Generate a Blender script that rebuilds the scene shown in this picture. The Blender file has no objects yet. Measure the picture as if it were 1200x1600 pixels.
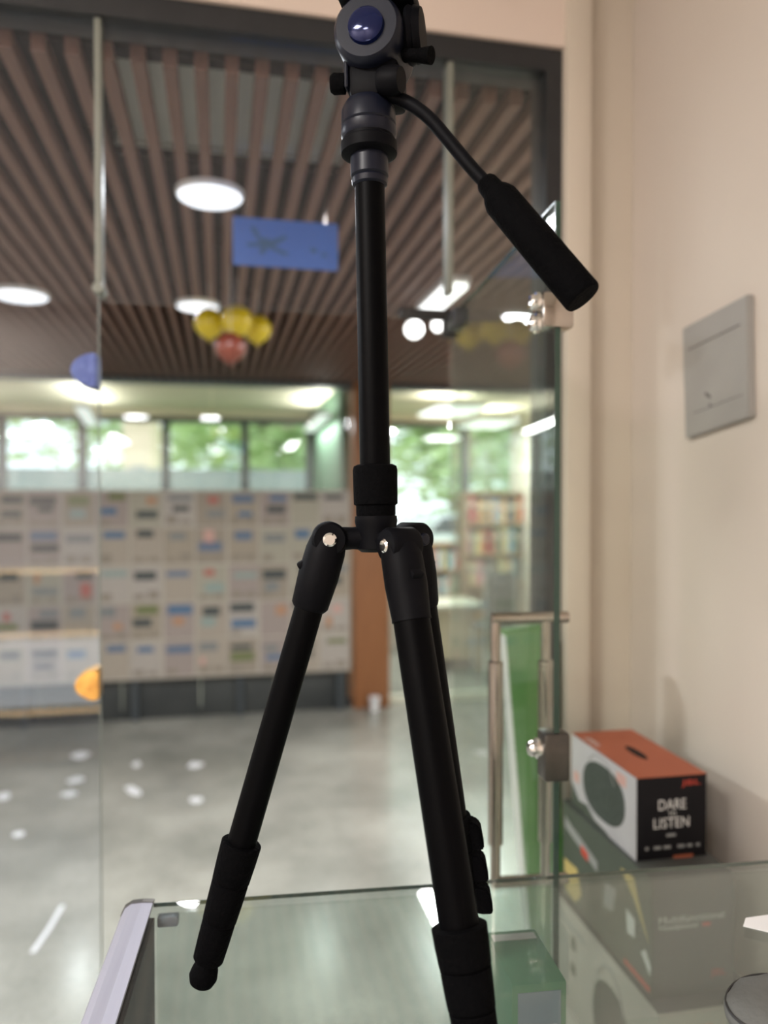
import bpy, bmesh, math, random
from mathutils import Vector, Matrix
random.seed(7)
SC = bpy.context.scene
COL = SC.collection

# ------------------------------------------------------------------ camera, world, exposure
FPX, EYE, YAW, HORIZON = 1200.0, 1.50, math.radians(12.0), 785.0
PITCH = math.atan((800.0 - HORIZON) / FPX)
cam_data = bpy.data.cameras.new('camera')
cam_data.sensor_fit = 'VERTICAL'
cam_data.sensor_height = 32.0
cam_data.lens = 32.0 * FPX / 1600.0
cam_data.clip_start = 0.02
cam_data.clip_end = 200
cam_data.dof.use_dof = True
cam_data.dof.focus_distance = 0.70
cam_data.dof.aperture_fstop = 2.3           # 24 mm lens, about 10 mm opening
cam = bpy.data.objects.new('camera', cam_data)
COL.objects.link(cam)
cam.location = (0, 0, EYE)
cam.rotation_euler = (math.pi / 2 - PITCH, 0, -YAW)
SC.camera = cam
CAMROT = cam.rotation_euler.to_matrix()
FWD = CAMROT @ Vector((0, 0, -1)); RGT = CAMROT @ Vector((1, 0, 0)); UPV = CAMROT @ Vector((0, 1, 0))

SC.view_settings.view_transform = 'Standard'
SC.view_settings.look = 'None'
SC.view_settings.gamma = 1.0
SC.view_settings.use_curve_mapping = False
SC.view_settings.exposure = 0.0
SC.cycles.max_bounces = 10
SC.cycles.transparent_max_bounces = 24
SC.cycles.sample_clamp_indirect = 6.0
SC.cycles.caustics_reflective = False
SC.cycles.caustics_refractive = False

world = bpy.data.worlds.new('world')
SC.world = world
world.use_nodes = True
wn = world.node_tree
wn.nodes['Background'].inputs[0].default_value = (0.86, 0.94, 1.0, 1)   # even overcast sky
wn.nodes['Background'].inputs[1].default_value = 2.8

def ray(px, py):
    return FWD + RGT * ((px - 600.0) / FPX) + UPV * ((800.0 - py) / FPX)
CAMP = Vector((0, 0, EYE))
def atd(px, py, d): return CAMP + ray(px, py) * d
def on_x(px, py, X): r = ray(px, py); return CAMP + r * (X / r.x)
def on_y(px, py, Y): r = ray(px, py); return CAMP + r * (Y / r.y)
def on_z(px, py, Z): r = ray(px, py); return CAMP + r * ((Z - EYE) / r.z)

# ------------------------------------------------------------------ materials
MATS = {}
def principled(name, col, rough=0.6, metal=0.0, spec=0.5, noise=None, bump=0.0, scale=20.0, emit=None, estr=0.0, stretch=None, coat=0.0):
    m = bpy.data.materials.new(name); m.use_nodes = True
    nt = m.node_tree; b = nt.nodes['Principled BSDF']
    b.inputs['Base Color'].default_value = (*col, 1)
    b.inputs['Roughness'].default_value = rough
    b.inputs['Metallic'].default_value = metal
    b.inputs['Specular IOR Level'].default_value = spec
    b.inputs['Coat Weight'].default_value = coat
    if emit:
        b.inputs['Emission Color'].default_value = (*emit, 1)
        b.inputs['Emission Strength'].default_value = estr
    if noise or bump:
        tc = nt.nodes.new('ShaderNodeTexCoord'); mp = nt.nodes.new('ShaderNodeMapping')
        mp.inputs['Scale'].default_value = stretch or (1, 1, 1)
        nz = nt.nodes.new('ShaderNodeTexNoise'); nz.inputs['Scale'].default_value = scale
        nz.inputs['Detail'].default_value = 6
        nt.links.new(tc.outputs['Object'], mp.inputs['Vector'])
        nt.links.new(mp.outputs['Vector'], nz.inputs['Vector'])
        if noise:
            cr = nt.nodes.new('ShaderNodeValToRGB')
            cr.color_ramp.elements[0].position = 0.3; cr.color_ramp.elements[1].position = 0.7
            cr.color_ramp.elements[0].color = (*col, 1); cr.color_ramp.elements[1].color = (*noise, 1)
            nt.links.new(nz.outputs['Fac'], cr.inputs['Fac'])
            nt.links.new(cr.outputs['Color'], b.inputs['Base Color'])
        if bump:
            bp = nt.nodes.new('ShaderNodeBump'); bp.inputs['Strength'].default_value = bump
            bp.inputs['Distance'].default_value = 0.004
            nt.links.new(nz.outputs['Fac'], bp.inputs['Height'])
            nt.links.new(bp.outputs['Normal'], b.inputs['Normal'])
    MATS[name] = m
    return m

def glass(name, tint=(0.93, 0.97, 0.95), base=0.045, haze=0.0, hazecol=(0.8, 0.8, 0.78), power=5.0):
    """thin clear sheet: transmits straight through, mirrors by angle (Schlick), painted reflection haze"""
    m = bpy.data.materials.new(name); m.use_nodes = True
    nt = m.node_tree; nt.nodes.clear()
    out = nt.nodes.new('ShaderNodeOutputMaterial')
    tr = nt.nodes.new('ShaderNodeBsdfTransparent'); tr.inputs[0].default_value = (*tint, 1)
    gl = nt.nodes.new('ShaderNodeBsdfGlossy'); gl.inputs['Roughness'].default_value = 0.01
    gl.inputs['Color'].default_value = (1, 1, 1, 1)
    lw = nt.nodes.new('ShaderNodeLayerWeight'); lw.inputs['Blend'].default_value = 0.5
    pw = nt.nodes.new('ShaderNodeMath'); pw.operation = 'POWER'; pw.inputs[1].default_value = power
    ma = nt.nodes.new('ShaderNodeMath'); ma.operation = 'MULTIPLY_ADD'
    ma.inputs[1].default_value = 1.0 - base; ma.inputs[2].default_value = base
    mx = nt.nodes.new('ShaderNodeMixShader')
    nt.links.new(lw.outputs['Facing'], pw.inputs[0]); nt.links.new(pw.outputs[0], ma.inputs[0])
    nt.links.new(ma.outputs[0], mx.inputs[0])
    nt.links.new(tr.outputs[0], mx.inputs[1]); nt.links.new(gl.outputs[0], mx.inputs[2])
    last = mx
    if haze:  # diffuse mixed in as painted haze of room reflections
        df = nt.nodes.new('ShaderNodeBsdfDiffuse'); df.inputs[0].default_value = (*hazecol, 1)
        m2 = nt.nodes.new('ShaderNodeMixShader'); m2.inputs[0].default_value = haze
        nt.links.new(mx.outputs[0], m2.inputs[1]); nt.links.new(df.outputs[0], m2.inputs[2]); last = m2
    nt.links.new(last.outputs[0], out.inputs[0])
    MATS[name] = m
    return m

P = principled
P('shop_wall', (0.62, 0.55, 0.49), 0.75, noise=(0.65, 0.58, 0.525), scale=1.6, bump=0.03)
P('wall_cream', (0.61, 0.54, 0.455), 0.75, noise=(0.64, 0.57, 0.49), scale=2.0)
P('bulkhead', (0.72, 0.60, 0.53), 0.8, noise=(0.75, 0.63, 0.56), scale=3.0)
P('shop_ceiling', (0.75, 0.73, 0.70), 0.9)
P('slat_wood', (0.150, 0.076, 0.056), 0.6, noise=(0.205, 0.105, 0.078), scale=14, stretch=(6, 0.25, 6))
P('plenum', (0.016, 0.017, 0.020), 0.9, spec=0.1)
P('duct', (0.86, 0.87, 0.80), 0.6, noise=(0.78, 0.80, 0.73), scale=5)
P('dark_frame', (0.016, 0.017, 0.020), 0.45, noise=(0.022, 0.023, 0.026), scale=30)
P('win_frame', (0.045, 0.055, 0.062), 0.45)
P('steel', (0.44, 0.40, 0.36), 0.16, metal=1.0, noise=(0.38, 0.34, 0.30), scale=9)
P('steel_dark', (0.085, 0.08, 0.075), 0.32, metal=0.8, noise=(0.12, 0.11, 0.10), scale=40)
P('strike_gold_glint', (0.90, 0.52, 0.14), 0.28, metal=0.9, noise=(0.60, 0.28, 0.07), scale=40)  # warm reflection on a chrome strike painted into the base colour
P('strike_blue_glint', (0.06, 0.09, 0.30), 0.35, metal=0.2, noise=(0.13, 0.18, 0.44), scale=45, bump=0.6)  # blue reflection on a chrome strike painted into the base colour
P('aluminium', (0.36, 0.36, 0.43), 0.42, metal=0.35, noise=(0.33, 0.33, 0.40), scale=4, stretch=(30, 1, 30))
P('glass_edge', (0.025, 0.060, 0.045), 0.2)
P('glass_edge_pale', (0.25, 0.26, 0.23), 0.5, noise=(0.21, 0.22, 0.19), scale=8)
P('glass_edge_soft', (0.16, 0.18, 0.16), 0.5)
P('print_text', (0.25, 0.22, 0.18), 0.8)
glass('pane_clear', (0.94, 0.965, 0.955), 0.045, haze=0.012)
glass('pane_transom', (0.94, 0.955, 0.97), 0.032, haze=0.007, hazecol=(0.6, 0.65, 0.9))
glass('pane_door', (0.93, 0.965, 0.94), 0.03, haze=0.006, power=7.5)
glass('pane_case', (0.81, 0.85, 0.835), 0.05, haze=0.03, hazecol=(0.78, 0.78, 0.75))
P('pane_case_side', (0.006, 0.010, 0.008), 0.6, spec=0.15)
P('pillar_wood', (0.22, 0.088, 0.033), 0.45, noise=(0.30, 0.125, 0.048), scale=9, stretch=(9, 9, 0.5))
P('green_wall', (0.085, 0.150, 0.095), 0.8, spec=0.2)
P('room_ceiling', (0.86, 0.79, 0.60), 0.8)
P('tripod_black', (0.0016, 0.0017, 0.0026), 0.55, noise=(0.0024, 0.0025, 0.004), scale=60, spec=0.08)
P('tripod_tube', (0.0008, 0.0008, 0.0012), 0.45, spec=0.05)
P('tripod_metal', (0.0065, 0.0080, 0.016), 0.36, spec=0.22)
P('tripod_rubber', (0.0012, 0.0012, 0.0016), 0.8, spec=0.05, bump=0.4, scale=300)
P('chrome', (0.85, 0.84, 0.82), 0.10, metal=1.0)
P('cap_blue_sheen', (0.003, 0.008, 0.055), 0.10, metal=0.4, spec=0.5)  # blue reflections on the dark drum cap painted into its colour
P('board_back', (0.42, 0.385, 0.33), 0.8)
P('recess_dark', (0.030, 0.034, 0.034), 0.6, noise=(0.05, 0.055, 0.053), scale=3)
P('lamp_body', (0.85, 0.85, 0.86), 0.5)
P('black_plastic', (0.015, 0.015, 0.016), 0.5)
P('balloon_yellow', (0.62, 0.47, 0.015), 0.35, coat=0.3)
P('balloon_red', (0.22, 0.050, 0.030), 0.35, coat=0.3)
P('sign_blue', (0.050, 0.165, 0.60), 0.6, noise=(0.065, 0.19, 0.66), scale=4)
P('sign_teal', (0.035, 0.13, 0.30), 0.6)
P('paper_white', (0.80, 0.81, 0.83), 0.7)
P('plate_grey', (0.33, 0.315, 0.30), 0.55, noise=(0.36, 0.345, 0.33), scale=12)
P('plate_dark', (0.10, 0.095, 0.09), 0.6)
P('carton_orange', (0.37, 0.095, 0.048), 0.6, noise=(0.41, 0.11, 0.055), scale=9)
P('carton_black', (0.009, 0.008, 0.010), 0.6, spec=0.15)
P('carton_grey', (0.060, 0.062, 0.060), 0.55, noise=(0.075, 0.078, 0.074), scale=7)
P('carton_white', (0.46, 0.44, 0.47), 0.55, noise=(0.52, 0.50, 0.53), scale=6)
P('carton_cream', (0.44, 0.40, 0.37), 0.6)
P('carton_moss', (0.075, 0.088, 0.070), 0.6)
P('speaker_grey', (0.045, 0.055, 0.048), 0.8, noise=(0.065, 0.078, 0.068), scale=120)
P('print_white', (0.72, 0.70, 0.70), 0.6)
P('print_red', (0.55, 0.060, 0.035), 0.6)
P('print_yellow', (0.55, 0.42, 0.16), 0.6)
P('print_pink', (0.60, 0.36, 0.33), 0.6)
P('print_grey', (0.30, 0.30, 0.30), 0.6)
P('green_carton', (0.075, 0.215, 0.045), 0.55, noise=(0.09, 0.25, 0.055), scale=6)
P('green_carton_pale', (0.14, 0.30, 0.12), 0.55)
P('green_lid', (0.13, 0.27, 0.17), 0.5)
P('label_blue_grey', (0.25, 0.30, 0.36), 0.5)
P('pouch_grey', (0.11, 0.115, 0.11), 0.75, bump=0.3, scale=150)
P('shelf_wood', (0.36, 0.24, 0.13), 0.6, noise=(0.42, 0.29, 0.17), scale=6, stretch=(8, 8, 1))
P('desk_beige', (0.44, 0.37, 0.24), 0.6)
P('desk_pale', (0.62, 0.62, 0.50), 0.6)
P('chair_grey', (0.10, 0.11, 0.115), 0.6)
P('chair_pale', (0.60, 0.62, 0.60), 0.5)
P('lit_interior', (0.62, 0.66, 0.70), 0.7)
P('grass_mat', (0.20, 0.36, 0.09), 0.9, noise=(0.28, 0.46, 0.13), scale=3)
P('leaf_green', (0.46, 0.62, 0.26), 0.7, noise=(0.62, 0.74, 0.40), scale=1.5)
P('trunk_brown', (0.14, 0.09, 0.06), 0.9)
P('far_wall_peach', (0.78, 0.60, 0.44), 0.8)
P('far_wall_grey', (0.30, 0.33, 0.33), 0.8)
P('car_white', (0.85, 0.87, 0.88), 0.25, coat=0.5)
P('car_glass', (0.05, 0.07, 0.08), 0.1)
for i, c in enumerate([(0.45, 0.05, 0.05), (0.10, 0.24, 0.42), (0.50, 0.46, 0.38), (0.10, 0.20, 0.10), (0.55, 0.30, 0.10),
                       (0.16, 0.06, 0.07), (0.30, 0.50, 0.55), (0.62, 0.55, 0.28), (0.55, 0.25, 0.28), (0.12, 0.12, 0.13)]):
    P('book_%d' % i, c, 0.6)
for i, c in enumerate([(0.36, 0.315, 0.26), (0.32, 0.27, 0.245), (0.35, 0.33, 0.265), (0.30, 0.26, 0.21), (0.39, 0.355, 0.32), (0.33, 0.285, 0.225)]):
    P('sheet_%d' % i, c, 0.75, noise=tuple(x * 0.90 for x in c), scale=14)
for n, c in dict(pic_blue=(0.10, 0.14, 0.21), pic_dark=(0.045, 0.055, 0.055), pic_red=(0.34, 0.11, 0.09), pic_teal=(0.22, 0.28, 0.26), pic_rust=(0.36, 0.20, 0.12),
                 pic_navy=(0.07, 0.13, 0.22), pic_grey=(0.17, 0.18, 0.18), pic_moss=(0.13, 0.15, 0.06), pic_pink=(0.46, 0.28, 0.24), pic_pale=(0.56, 0.57, 0.58)).items():
    P(n, c, 0.7, noise=tuple(min(1, x * 1.2) for x in c), scale=35)

def lamp_mat(name, col, s):
    return P(name, (0.9, 0.9, 0.9), 0.5, emit=col, estr=s)
lamp_mat('lamp_white', (0.90, 0.93, 1.0), 1.5)
lamp_mat('tube_white', (1.0, 1.0, 0.97), 2.2)
lamp_mat('tube_soft', (0.95, 1.0, 0.97), 0.85)
lamp_mat('led_warm', (1.0, 0.62, 0.22), 6.0)
lamp_mat('lightbox', (0.85, 0.93, 1.0), 2.6)
lamp_mat('panel_white', (1.0, 0.97, 0.93), 3.0)

def concrete():
    m = bpy.data.materials.new('polished_concrete'); m.use_nodes = True
    nt = m.node_tree; b = nt.nodes['Principled BSDF']
    tc = nt.nodes.new('ShaderNodeTexCoord')
    n1 = nt.nodes.new('ShaderNodeTexNoise'); n1.inputs['Scale'].default_value = 1.25; n1.inputs['Detail'].default_value = 8; n1.inputs['Roughness'].default_value = 0.62
    n2 = nt.nodes.new('ShaderNodeTexNoise'); n2.inputs['Scale'].default_value = 55; n2.inputs['Detail'].default_value = 3
    cr = nt.nodes.new('ShaderNodeValToRGB')
    cr.color_ramp.elements[0].position = 0.30; cr.color_ramp.elements[0].color = (0.190, 0.195, 0.168, 1)
    cr.color_ramp.elements[1].position = 0.70; cr.color_ramp.elements[1].color = (0.455, 0.450, 0.395, 1)
    e = cr.color_ramp.elements.new(0.5); e.color = (0.315, 0.315, 0.275, 1)
    mx = nt.nodes.new('ShaderNodeMixRGB'); mx.blend_type = 'OVERLAY'; mx.inputs[0].default_value = 0.25
    rr = nt.nodes.new('ShaderNodeMapRange'); rr.inputs['To Min'].default_value = 0.12; rr.inputs['To Max'].default_value = 0.30
    for a in (n1, n2): nt.links.new(tc.outputs['Object'], a.inputs['Vector'])
    nt.links.new(n1.outputs['Fac'], cr.inputs['Fac'])
    nt.links.new(cr.outputs['Color'], mx.inputs[1]); nt.links.new(n2.outputs['Fac'], mx.inputs[2])
    nt.links.new(mx.outputs[0], b.inputs['Base Color'])
    nt.links.new(n1.outputs['Fac'], rr.inputs['Value']); nt.links.new(rr.outputs[0], b.inputs['Roughness'])
    b.inputs['Specular IOR Level'].default_value = 0.7
    MATS['polished_concrete'] = m
concrete()
M = MATS

# ------------------------------------------------------------------ mesh helpers
def mesh_obj(name, bm, mat, parent=None, smooth=False, loc=None):
    me = bpy.data.meshes.new(name)
    bmesh.ops.recalc_face_normals(bm, faces=bm.faces)
    bm.to_mesh(me); bm.free()
    if mat: me.materials.append(M[mat])
    if smooth:
        for p in me.polygons: p.use_smooth = True
        me.set_sharp_from_angle(angle=math.radians(38))
    o = bpy.data.objects.new(name, me); COL.objects.link(o)
    if loc is not None: o.location = loc
    if parent: o.parent = parent
    return o
def link(name, me, parent=None):
    o = bpy.data.objects.new(name, me); COL.objects.link(o)
    if parent: o.parent = parent
    return o
def tag(o, label=None, cat=None, group=None, kind=None):
    if label: o['label'] = label
    if cat: o['category'] = cat
    if group: o['group'] = group
    if kind: o['kind'] = kind
    return o
def thing(name, loc, label, cat, group=None, rz=0.0):
    o = bpy.data.objects.new(name, None); COL.objects.link(o)
    o.location = loc; o.rotation_euler = (0, 0, rz); o.empty_display_size = 0.02
    return tag(o, label, cat, group)
def holder(name, kind='structure', loc=(0, 0, 0)):
    o = bpy.data.objects.new(name, None); COL.objects.link(o); o.location = loc; o.empty_display_size = 0.02
    o['kind'] = kind
    return o
def bm_box(lo, hi, bevel=0.0, bm=None):
    b = bmesh.new() if bm is None else bm
    r = bmesh.ops.create_cube(b, size=1.0)
    lo = Vector(lo); hi = Vector(hi)
    for v in r['verts']:
        v.co = Vector((lo[i] + (v.co[i] + 0.5) * (hi[i] - lo[i]) for i in range(3)))
    if bevel:
        bmesh.ops.bevel(b, geom=list({e for v in r['verts'] for e in v.link_edges}), offset=bevel, segments=2, affect='EDGES', profile=0.5)
    return b
def box(name, lo, hi, mat, parent=None, bevel=0.0):
    return mesh_obj(name, bm_box(lo, hi, bevel), mat, parent, smooth=bevel > 0)
def basis(axis):
    a = axis.normalized()
    h = Vector((0, 0, 1)) if abs(a.z) < 0.9 else Vector((1, 0, 0))
    x = a.cross(h).normalized(); y = a.cross(x).normalized()
    return x, y, a
def bm_lathe(p0, p1, prof, n=28, bm=None):
    """prof: list of (t along p0->p1 in 0..1, radius)"""
    b = bmesh.new() if bm is None else bm
    p0 = Vector(p0); p1 = Vector(p1); x, y, a = basis(p1 - p0)
    rings = []
    for t, r in prof:
        c = p0.lerp(p1, t)
        rings.append([b.verts.new(c + (x * math.cos(k * 2 * math.pi / n) + y * math.sin(k * 2 * math.pi / n)) * max(r, 1e-5)) for k in range(n)])
    for i in range(len(rings) - 1):
        for k in range(n):
            b.faces.new((rings[i][k], rings[i][(k + 1) % n], rings[i + 1][(k + 1) % n], rings[i + 1][k]))
    b.faces.new(rings[0]); b.faces.new(list(reversed(rings[-1])))
    return b
def lathe(name, p0, p1, prof, mat, parent=None, n=28):
    return mesh_obj(name, bm_lathe(p0, p1, prof, n), mat, parent, smooth=True)
def rod(name, p0, p1, r, mat, parent=None, n=20, ch=0.15):
    L = (Vector(p1) - Vector(p0)).length; c = min(ch * r / L, 0.2)
    return lathe(name, p0, p1, [(0, r * (1 - ch)), (c, r), (1 - c, r), (1, r * (1 - ch))], mat, parent, n)
def bm_sweep(pts, rad, n=14):
    b = bmesh.new(); pts = [Vector(p) for p in pts]; rings = []
    up = None
    for i, p in enumerate(pts):
        t = (pts[min(i + 1, len(pts) - 1)] - pts[max(i - 1, 0)]).normalized()
        if up is None: up = basis(t)[0]
        up = (up - t * up.dot(t)).normalized(); y = t.cross(up)
        r = rad[i] if isinstance(rad, (list, tuple)) else rad
        rings.append([b.verts.new(p + (up * math.cos(k * 2 * math.pi / n) + y * math.sin(k * 2 * math.pi / n)) * r) for k in range(n)])
    for i in range(len(rings) - 1):
        for k in range(n):
            b.faces.new((rings[i][k], rings[i][(k + 1) % n], rings[i + 1][(k + 1) % n], rings[i + 1][k]))
    b.faces.new(rings[0]); b.faces.new(list(reversed(rings[-1])))
    return b
def catmull(pts, n=8):
    pts = [Vector(p) for p in pts]; out = []
    q = [pts[0] * 2 - pts[1]] + pts + [pts[-1] * 2 - pts[-2]]
    for i in range(1, len(q) - 2):
        for k in range(n):
            t = k / n
            out.append(0.5 * ((2 * q[i]) + (q[i + 1] - q[i - 1]) * t + (2 * q[i - 1] - 5 * q[i] + 4 * q[i + 1] - q[i + 2]) * t * t + (3 * q[i] - q[i - 1] - 3 * q[i + 1] + q[i + 2]) * t ** 3))
    out.append(pts[-1])
    return out
def bm_prism(pts, nrm):
    """closed outline of 3-D points pushed along nrm: a solid plate"""
    b = bmesh.new(); nrm = Vector(nrm)
    a = [b.verts.new(Vector(p)) for p in pts]; c = [b.verts.new(Vector(p) + nrm) for p in pts]
    b.faces.new(a); b.faces.new(list(reversed(c)))
    for i in range(len(a)):
        j = (i + 1) % len(a); b.faces.new((a[j], a[i], c[i], c[j]))
    return b
def lettering(text, mat, parent, origin, xdir, ydir, height, width=None, name='lettering', thick=0.0006):
    cu = bpy.data.curves.new(name, 'FONT'); cu.body = text; cu.size = 1.0; cu.extrude = 0.0
    cu.align_x = 'CENTER'; cu.align_y = 'CENTER'
    t = bpy.data.objects.new(name, cu); COL.objects.link(t)
    dg = bpy.context.evaluated_depsgraph_get(); dg.update()
    me = bpy.data.meshes.new_from_object(t.evaluated_get(dg))
    bpy.data.objects.remove(t); bpy.data.curves.remove(cu)
    xs = [v.co.x for v in me.vertices]; ys = [v.co.y for v in me.vertices]
    sy = height / (max(ys) - min(ys)); sx = sy if width is None else width / (max(xs) - min(xs))
    cx = (max(xs) + min(xs)) / 2; cy = (max(ys) + min(ys)) / 2
    xd = Vector(xdir).normalized(); yd = Vector(ydir).normalized(); nd = xd.cross(yd)
    bm = bmesh.new(); bm.from_mesh(me); bpy.data.meshes.remove(me)
    for v in bm.verts:
        v.co = Vector(origin) + xd * ((v.co.x - cx) * sx) + yd * ((v.co.y - cy) * sy) + nd * thick
    me2 = bpy.data.meshes.new(name); bm.to_mesh(me2); bm.free(); me2.materials.append(M[mat])
    return link(name, me2, parent)

# ------------------------------------------------------------------ the setting: shop and hall
YS = 1.50            # storefront plane
XW = 0.86            # shop wall with the cover plate
ZC = 2.36            # underside of the hall slats
YP = 5.50            # far glazed partition
YW = 7.70            # window wall of the rooms beyond
XL, XR = -3.0, 3.0

S = 'structure'
fl = box('floor', (XL - .1, -2.6, -0.10), (XR + .1, YW + .1, 0.0), 'polished_concrete'); tag(fl, kind=S)
tag(box('wall_right', (XW, -2.6, 0), (XW + 0.10, YS - 0.001, 2.85), 'shop_wall'), kind=S)
tag(box('wall_back', (-2.3, -2.7, 0), (XW, -2.6, 2.85), 'shop_wall'), kind=S)
tag(box('wall_left', (-2.4, -2.6, 0), (-2.3, YS - 0.001, 2.85), 'shop_wall'), kind=S)
tag(box('ceiling', (-2.4, -2.7, 2.85), (XW + 0.10, YS + 0.1, 2.95), 'shop_ceiling'), kind=S)
wf = tag(box('wall_front', (0.744, YS, 0), (XR, YS + 0.10, 2.85), 'wall_cream'), kind=S)
tag(box('wall_bulkhead', (-2.3, YS - 0.03, 2.43), (0.690, YS + 0.07, 2.85), 'bulkhead'), kind=S)
tag(box('trim_1', (0.690, YS - 0.045, 0), (0.744, YS + 0.10, 2.85), 'wall_cream', bevel=0.004), kind=S)
tag(box('wall_hall_left', (XL - 0.1, YS, 0), (XL, YW, 3.0), 'wall_cream'), kind=S)
tag(box('wall_hall_right', (XR, YS, 0), (XR + 0.1, YW, 3.0), 'wall_cream'), kind=S)
tag(box('wall_storefront_end', (XL, YS, 0), (-2.3, YS + 0.10, 3.0), 'wall_cream'), kind=S)

# hall ceiling: dark void above, slats below
ceil = tag(box('ceiling_void', (XL, YS + 0.1, 2.82), (XR, YP + 0.1, 2.90), 'plenum'), kind=S)
slat_me = bpy.data.meshes.new('slat')
b = bm_box((-0.0135, 0, 0), (0.0135, YP - YS - 0.10, 0.036)); b.to_mesh(slat_me); b.free()
slat_me.materials.append(M['slat_wood'])
x = -2.94
while x < 2.96:
    s = link('slat', slat_me, ceil); s.location = (x, YS + 0.08, ZC); x += 0.0605
for yy in (1.605, 2.09, 2.75, 3.5, 4.3, 5.0):                       # carriers that hold the slats
    box('slat_carrier', (XL, yy, ZC + 0.037), (XR, yy + 0.035, ZC + 0.10), 'plenum', ceil)
tag(box('added_wall_void_end', (XL, YP + 0.10, 2.42), (XR, YP + 0.20, 2.90), 'plenum'), kind=S)  # added unseen, keeps sky light from leaking in above the slats
dct = thing('ceiling_duct', (0.02, 1.86, ZC + 0.0), 'pale grey metal air duct seen between the ceiling slats', 'duct')
box('duct_body', (-0.27, -0.20, 0.0625), (0.30, 0.20, 0.26), 'duct', dct, 0.006)
for yy in (-0.215, 0.205): box('duct_flange', (-0.28, yy, 0.0565), (0.31, yy + 0.012, 0.27), 'duct', dct)

# storefront frame and panes
XA, XB, XJ = on_y(157, 785, YS).x, on_y(701, 785, YS).x, 0.655     # pane joint, hinge joint, jamb
ZT = EYE + 0.372                                                    # door head
w1 = holder('window_1')
box('frame_head', (-2.3, YS - 0.02, 2.385), (0.690, YS + 0.06, 2.430), 'dark_frame', w1)
box('frame_jamb', (XJ, YS - 0.02, 0), (0.690, YS + 0.06, 2.385), 'dark_frame', w1)
box('frame_jamb', (-2.3, YS - 0.02, 0), (-2.262, YS + 0.06, 2.385), 'dark_frame', w1)
T = 0.010
box('pane', (-1.25, YS, 0.012), (XA - 0.003, YS + T, 2.384), 'pane_transom', w1)
box('pane', (-2.26, YS, 0.012), (-1.256, YS + T, 2.384), 'pane_transom', w1)
box('corner_patch', (on_y(624, 490, YS).x, YS - 0.014, ZT - 0.006), (on_y(716, 490, YS).x, YS - 0.0005, ZT + 0.014), 'black_plastic', w1, 0.002)
box('corner_patch', (on_y(690, 490, YS).x, YS - 0.0135, ZT - 0.040), (on_y(716, 490, YS).x, YS - 0.0006, ZT - 0.0065), 'black_plastic', w1, 0.002)
box('transom_pane', (XA + 0.003, YS, ZT), (XB - 0.003, YS + T, 2.384), 'pane_transom', w1)
box('side_pane', (XB + 0.003, YS, 0.012), (XJ - 0.001, YS + T, 2.384), 'pane_clear', w1)
# glass fins that stiffen the joints, hanging from the head
box('glass_fin', (XA - 0.006, YS - 0.012, ZT + 0.02), (XA + 0.006, YS + 0.022, 2.384), 'glass_edge_pale', w1, 0.001)
box('glass_fin', (XB - 0.006, YS - 0.012, ZT + 0.05), (XB + 0.006, YS + 0.022, 2.384), 'glass_edge_pale', w1, 0.001)
lathe('fin_clip', (XA, YS - 0.02, ZT + 0.02), (XA, YS + 0.03, ZT + 0.02), [(0, .009), (.1, .011), (.9, .011), (1, .009)], 'glass_edge_pale', w1)
box('pane_edge', (XA - 0.0029, YS + 0.0005, 0.012), (XA - 0.0012, YS + T - 0.0005, ZT + 0.02), 'glass_edge_soft', w1)
# half-moon strike plates on the pane edge, reflections painted in as colour
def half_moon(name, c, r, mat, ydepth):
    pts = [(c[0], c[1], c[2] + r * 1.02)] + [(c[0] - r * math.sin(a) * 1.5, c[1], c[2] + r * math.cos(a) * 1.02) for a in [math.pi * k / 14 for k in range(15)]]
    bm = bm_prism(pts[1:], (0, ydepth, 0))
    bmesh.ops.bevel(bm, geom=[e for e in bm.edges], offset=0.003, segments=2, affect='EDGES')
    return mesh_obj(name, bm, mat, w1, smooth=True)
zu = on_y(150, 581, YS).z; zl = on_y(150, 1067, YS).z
tag(half_moon('strike_plate', (XA - 0.002, YS - 0.020, zu), 0.031, 'strike_blue_glint', 0.050), 'half-round lock keeper with painted blue reflection on the glass edge')
tag(half_moon('strike_plate', (XA - 0.002, YS - 0.020, zl), 0.028, 'strike_gold_glint', 0.050), 'half-round lock keeper with painted gold reflection on the glass edge')

# open glass door leaf
H0 = Vector((XB, YS - 0.030, 0)); H1 = Vector((0.4060, 0.882, 0))
d1 = holder('door_1', loc=H0)
ddir = (H1 - H0); LEN = ddir.length; ang = math.atan2(ddir.y, ddir.x)
d1.rotation_euler = (0, 0, ang)                                  # local +x runs from hinge to free edge
def dloc(p):                                                     # world -> door-local
    return Matrix.Rotation(-ang, 3, 'Z') @ (Vector(p) - H0)
T = 0.0068
box('pane', (0.005, -T / 2, 0.012), (LEN - 0.0015, T / 2, ZT - 0.004), 'pane_door', d1)
box('pane_edge', (LEN - 0.0015, -T / 2 - 0.0002, 0.012), (LEN, T / 2 + 0.0002, ZT - 0.004), 'glass_edge', d1)
box('pane_edge', (0.005, -T / 2, ZT - 0.004), (LEN, T / 2, ZT - 0.002), 'glass_edge', d1)
for z0, z1 in ((0.006, 0.10), (ZT - 0.035, ZT - 0.001)):
    box('hinge_patch', (0.0, -0.014, z0), (0.075, 0.014, z1), 'dark_frame', d1, 0.003)
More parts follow.
